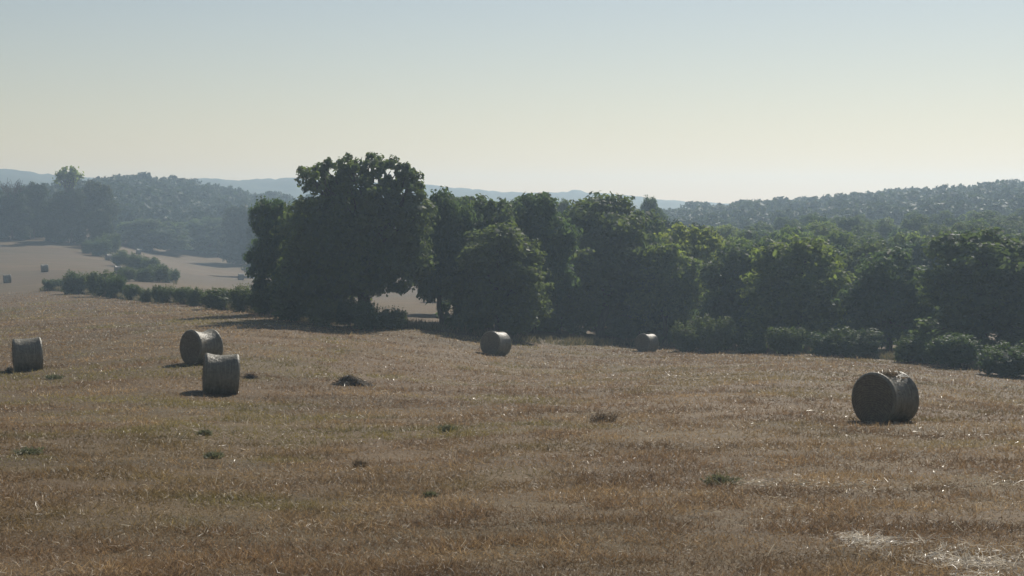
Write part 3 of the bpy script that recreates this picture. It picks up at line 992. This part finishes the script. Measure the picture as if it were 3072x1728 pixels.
def build_straw():
    rng = np.random.default_rng(41)
    B = []; D = []; Ln = []; Wd = []; C = []
    # scattered pale straws
    x, y = grass_points(9000, 15.5, 110, 0.36, rng, 1.0)
    px = 512 + x / y * F
    k = (y < edge_depth(px) - 2) & (rng.random(len(x)) < np.clip((fbm(x / 4, y / 4, 91, 3) - 0.38) * 4, 0.05, 1))
    x = x[k]; y = y[k]
    def add(x, y, lmin, lmax, flat, tint):
        n = len(x); d = np.hypot(x, y)
        B.append(np.stack([x, y, H(x, y) + 0.02 + 0.05 * rng.random(n)], 1))
        dr = rng.normal(size=(n, 3)); dr[:, 2] = rng.normal(size=n) * flat
        D.append(dr); Ln.append((lmin + (lmax - lmin) * rng.random(n) ** 2) * (1 + d / 120)); Wd.append(np.maximum(0.005, 0.00036 * d) * (0.7 + 0.6 * rng.random(n)))
        C.append(np.array(tint) * (0.6 + 0.55 * rng.random((n, 1))))
    add(x, y, 0.05, 0.22, 0.25, (0.62, 0.54, 0.40))
    # windrow of pale straw, bottom right
    n = 2600
    t = rng.random(n)
    pxw = 845 + 190 * t + rng.normal(size=n) * 6
    dw = np.interp(pxw, [700, 845, 900, 960, 1040], [23.5, 23.2, 22.4, 21.2, 20.2]) + rng.normal(size=n) * (0.35 + 0.6 * t)
    xw = dw * (pxw - 512) / F
    kk = rng.random(n) < np.clip((fbm(xw / .7, dw / .3, 17, 3) - 0.45) * 6, 0.04, 1)
    add(xw[kk], dw[kk], 0.06, 0.28, 0.3, (0.80, 0.73, 0.60))
    n = 1100
    pxw = 690 + 330 * rng.random(n); dw = 30.5 + rng.normal(size=n) * 0.5 - (pxw - 800) * 0.002
    xw = dw * (pxw - 512) / F
    kk = rng.random(n) < np.clip((fbm(xw / .9, dw / .9, 18, 3) - 0.42) * 6, 0.05, 1)
    add(xw[kk], dw[kk], 0.06, 0.3, 0.25, (0.62, 0.54, 0.40))
    V, Fc, Cc = blades(np.vstack(B), np.vstack(D), np.concatenate(Ln), np.concatenate(Wd), np.vstack(C), rng, 0.5)
    o = obj('straw_litter', mesh_np('straw_litter', V, Fc, M_STRAW, tint=Cc))
    tag(o, 'pale bleached straws lying scattered over the stubble', 'straw', kind='stuff')
build_straw()

def build_tall_grass():
    """dry weeds and tall grass along the foot of the trees and shrubs"""
    rng = np.random.default_rng(45)
    n = 26000
    px = rng.uniform(40, 1100, n)
    d = edge_depth(px) + 0.4 + np.abs(rng.normal(size=n)) * 2.2
    x = d * (px - 512) / F; y = d
    k = rng.random(n) < np.clip((fbm(x / 3.5, y / 3.5, 63, 3) - 0.36) * 4.5, 0.06, 1)
    x = x[k]; y = y[k]; n = len(x); d = y
    m = 16000
    px = rng.uniform(40, 300, m); d2 = edge_depth(px) + rng.normal(size=m) * 1.0 + 1.2
    px3 = rng.uniform(88, 176, 6000)
    d3 = np.interp(px3, [88, 105, 125, 150, 176], [418, 405, 350, 300, 282]) + rng.normal(size=6000) * 3
    px = np.concatenate([px, px3]); d2 = np.concatenate([d2, d3])
    x = np.concatenate([x, d2 * (px - 512) / F]); y = np.concatenate([y, d2]); n = len(x); d = y
    base = np.stack([x, y, H(x, y) - 0.02], 1)
    dr = rng.normal(size=(n, 3)) * 0.45; dr[:, 2] = 1
    kk = rng.random((n, 1))
    c = (np.array([0.30, 0.235, 0.13]) * kk + np.array([0.12, 0.125, 0.05]) * (1 - kk)) * (0.6 + 0.7 * rng.random((n, 1)))
    V, Fc, C = blades(base, dr, 0.25 + 0.65 * rng.random(n) * (0.4 + fbm(x / 2, y / 2, 8, 2)), np.maximum(0.012, 0.00035 * d), c, rng)
    o = obj('tall_grass', mesh_np('tall_grass', V, Fc, M_GRASS, tint=C))
    tag(o, 'rough tall dry grass fringing the foot of hedge and trees', 'tall grass', kind='stuff')
build_tall_grass()

# ------------------------------------------------------------------ weeds and clods in the stubble
def weed(px, v, w, h, d, label, seed, dark=True, name='weed_tuft', n=260):
    rng = np.random.default_rng(seed)
    x, y, z = ground_at(px, d)
    root = empty(name, (x, y, z))
    tag(root, label, 'weed', 'weed tufts in the stubble')
    W_ = w / F * d / 2; Hh = h / F * d * 0.85
    r = W_ * rng.random(n) ** 1.1 * (0.55 + 0.6 * vnoise(np.arange(n) % 7, np.full(n, 0.5), seed)); a = (np.arange(n) % 7) * 0.9 + rng.normal(size=n) * 0.5
    base = np.stack([r * np.cos(a) * 0.85, r * np.sin(a) * 0.85, np.full(n, -0.01)], 1)
    dr = np.stack([r * np.cos(a), r * np.sin(a), Hh * (0.5 + 0.7 * rng.random(n))], 1) + rng.normal(size=(n, 3)) * 0.03
    col = (np.array([0.150, 0.155, 0.080]) if dark else np.array([0.14, 0.10, 0.058])) * (0.6 + 0.9 * rng.random((n, 1)))
    V, Fc, C = blades(base, dr, np.linalg.norm(dr, axis=1) * (0.7 + 0.4 * rng.random(n)), np.full(n, 0.018), col, rng)
    obj('blades', mesh_np('blades', V, Fc, M_GRASS, tint=C), root)
    m = 220
    pos = base[:m] * 1.6 + np.stack([np.zeros(m), np.zeros(m), Hh * rng.random(m) * 0.8], 1)
    V, Fq = leaf_quads(pos, rng.normal(size=pos.shape), 0.035 + 0.03 * rng.random(m), rng)
    obj('leaves', mesh_np('leaves', V, Fq, M_GRASS, tint=np.repeat(col[:m], 4, axis=0)), root)

def depth_at(v): return 3.54 * F / (v - 300.0)
for k, (px, v, w, h, lb, dk) in enumerate([
    (203, 434, 12, 7, 'small round dark green weed below the two neighbouring bales', True),
    (447, 431, 18, 8, 'dark green weed tuft near the centre of the field', True),
    (212, 458, 20, 8, 'spreading olive weed, left of centre in the foreground', True),
    (604, 422, 26, 11, 'upright brown weed clump right of centre', False),
    (722, 486, 34, 12, 'large flat dark weed clump below the largest bale', True),
    (430, 496, 10, 6, 'tiny dark weed low in the middle foreground', True),
    (25, 457, 24, 9, 'dark weed clump near the left border', True),
    (52, 384, 16, 6, 'green weed below the leftmost bale', True),
    (359, 466, 12, 10, 'thin upright brown stalks left of centre', False),]):
    weed(px, v, w, h, depth_at(v), lb, 300 + k, dk)

def heap(px, d, w, h, label, seed, name, cat, col):
    rng = np.random.default_rng(seed)
    x, y, z = ground_at(px, d)
    root = empty(name, (x, y, z)); tag(root, label, cat)
    W_ = w / F * d / 2; Hh = h / F * d
    n = 40; m = 14
    V = []
    for i in range(m):
        q = i / (m - 1)
        for j in range(n):
            a = 2 * math.pi * j / n
            rr = W_ * q * (1 + 0.25 * math.sin(3 * a + seed) + 0.12 * math.sin(7 * a))
            zz = Hh * (1 - q ** 1.6) * (0.8 + 0.4 * vnoise(np.array([math.cos(a) * q * 3 + 9]), np.array([math.sin(a) * q * 3 + 9]), seed)[0]) - 0.04
            V.append((rr * math.cos(a), rr * math.sin(a) * 0.7, zz))
    Fq = np.array([(i * n + j, i * n + (j + 1) % n, (i + 1) * n + (j + 1) % n, (i + 1) * n + j) for i in range(m - 1) for j in range(n)])
    V = np.array(V)
    mm = simple_mat(name + '_matted', [(0.3, tuple(np.array(col) * 0.5)), (0.7, tuple(np.array(col) * 1.3))], 14, rough=0.9, bump=(0.8, 0.05))
    obj('mound', mesh_np('mound', V, Fq[:, ::-1], mm, smooth=True), root)
    k = 900
    pick = V[rng.integers(0, len(V), k)] + rng.normal(size=(k, 3)) * 0.03
    dr = rng.normal(size=(k, 3)); dr[:, 2] = np.abs(dr[:, 2]) * 0.4
    Vb, Fb, C = blades(pick, dr, 0.06 + 0.11 * rng.random(k), np.full(k, 0.02), np.array(col) * (0.5 + 1.4 * rng.random((k, 1))), rng, 0.6)
    obj('loose_hay', mesh_np('loose_hay', Vb, Fb, M_GRASS, tint=C), root)
heap(348, 65.5, 42, 9, 'flat dark heap of old hay lying alone in the middle left', 8, 'hay_heap', 'hay heap', (0.080, 0.062, 0.042))
heap(249, 66.5, 15, 4, 'low brown scrap of hay right of the side on bale', 9, 'hay_scrap', 'hay scrap', (0.12, 0.085, 0.055))
heap(8, 72, 8, 5, 'dark clod of hay at the foot of the leftmost foreground bale', 10, 'hay_clod', 'hay clod', (0.05, 0.046, 0.034))

# ------------------------------------------------------------------ haze
def build_haze():
    x0, x1, y0, y1, z0, z1 = -1750, 1750, -260, 1680, -60, 40.5
    V = [(x, y, z) for x in (x0, x1) for y in (y0, y1) for z in (z0, z1)]
    Fq = [(0, 1, 3, 2), (4, 6, 7, 5), (0, 4, 5, 1), (2, 3, 7, 6), (0, 2, 6, 4), (1, 5, 7, 3)]
    k = NT('haze_air')
    pv = k.n('ShaderNodeVolumePrincipled')
    pv.inputs['Color'].default_value = (*HAZE_COLOR, 1)
    pv.inputs['Density'].default_value = HAZE_DENSITY
    pv.inputs['Anisotropy'].default_value = HAZE_G
    pv.inputs['Density Attribute'].default_value = ''
    pv.inputs['Temperature Attribute'].default_value = ''
    k.l(pv.outputs[0], k.out.inputs['Volume'])
    o = obj('haze', mesh_np('haze', np.array(V), np.array(Fq), k.m))
    tag(o, 'thin pale morning haze filling the air over the fields', 'haze', kind='stuff')
build_haze()
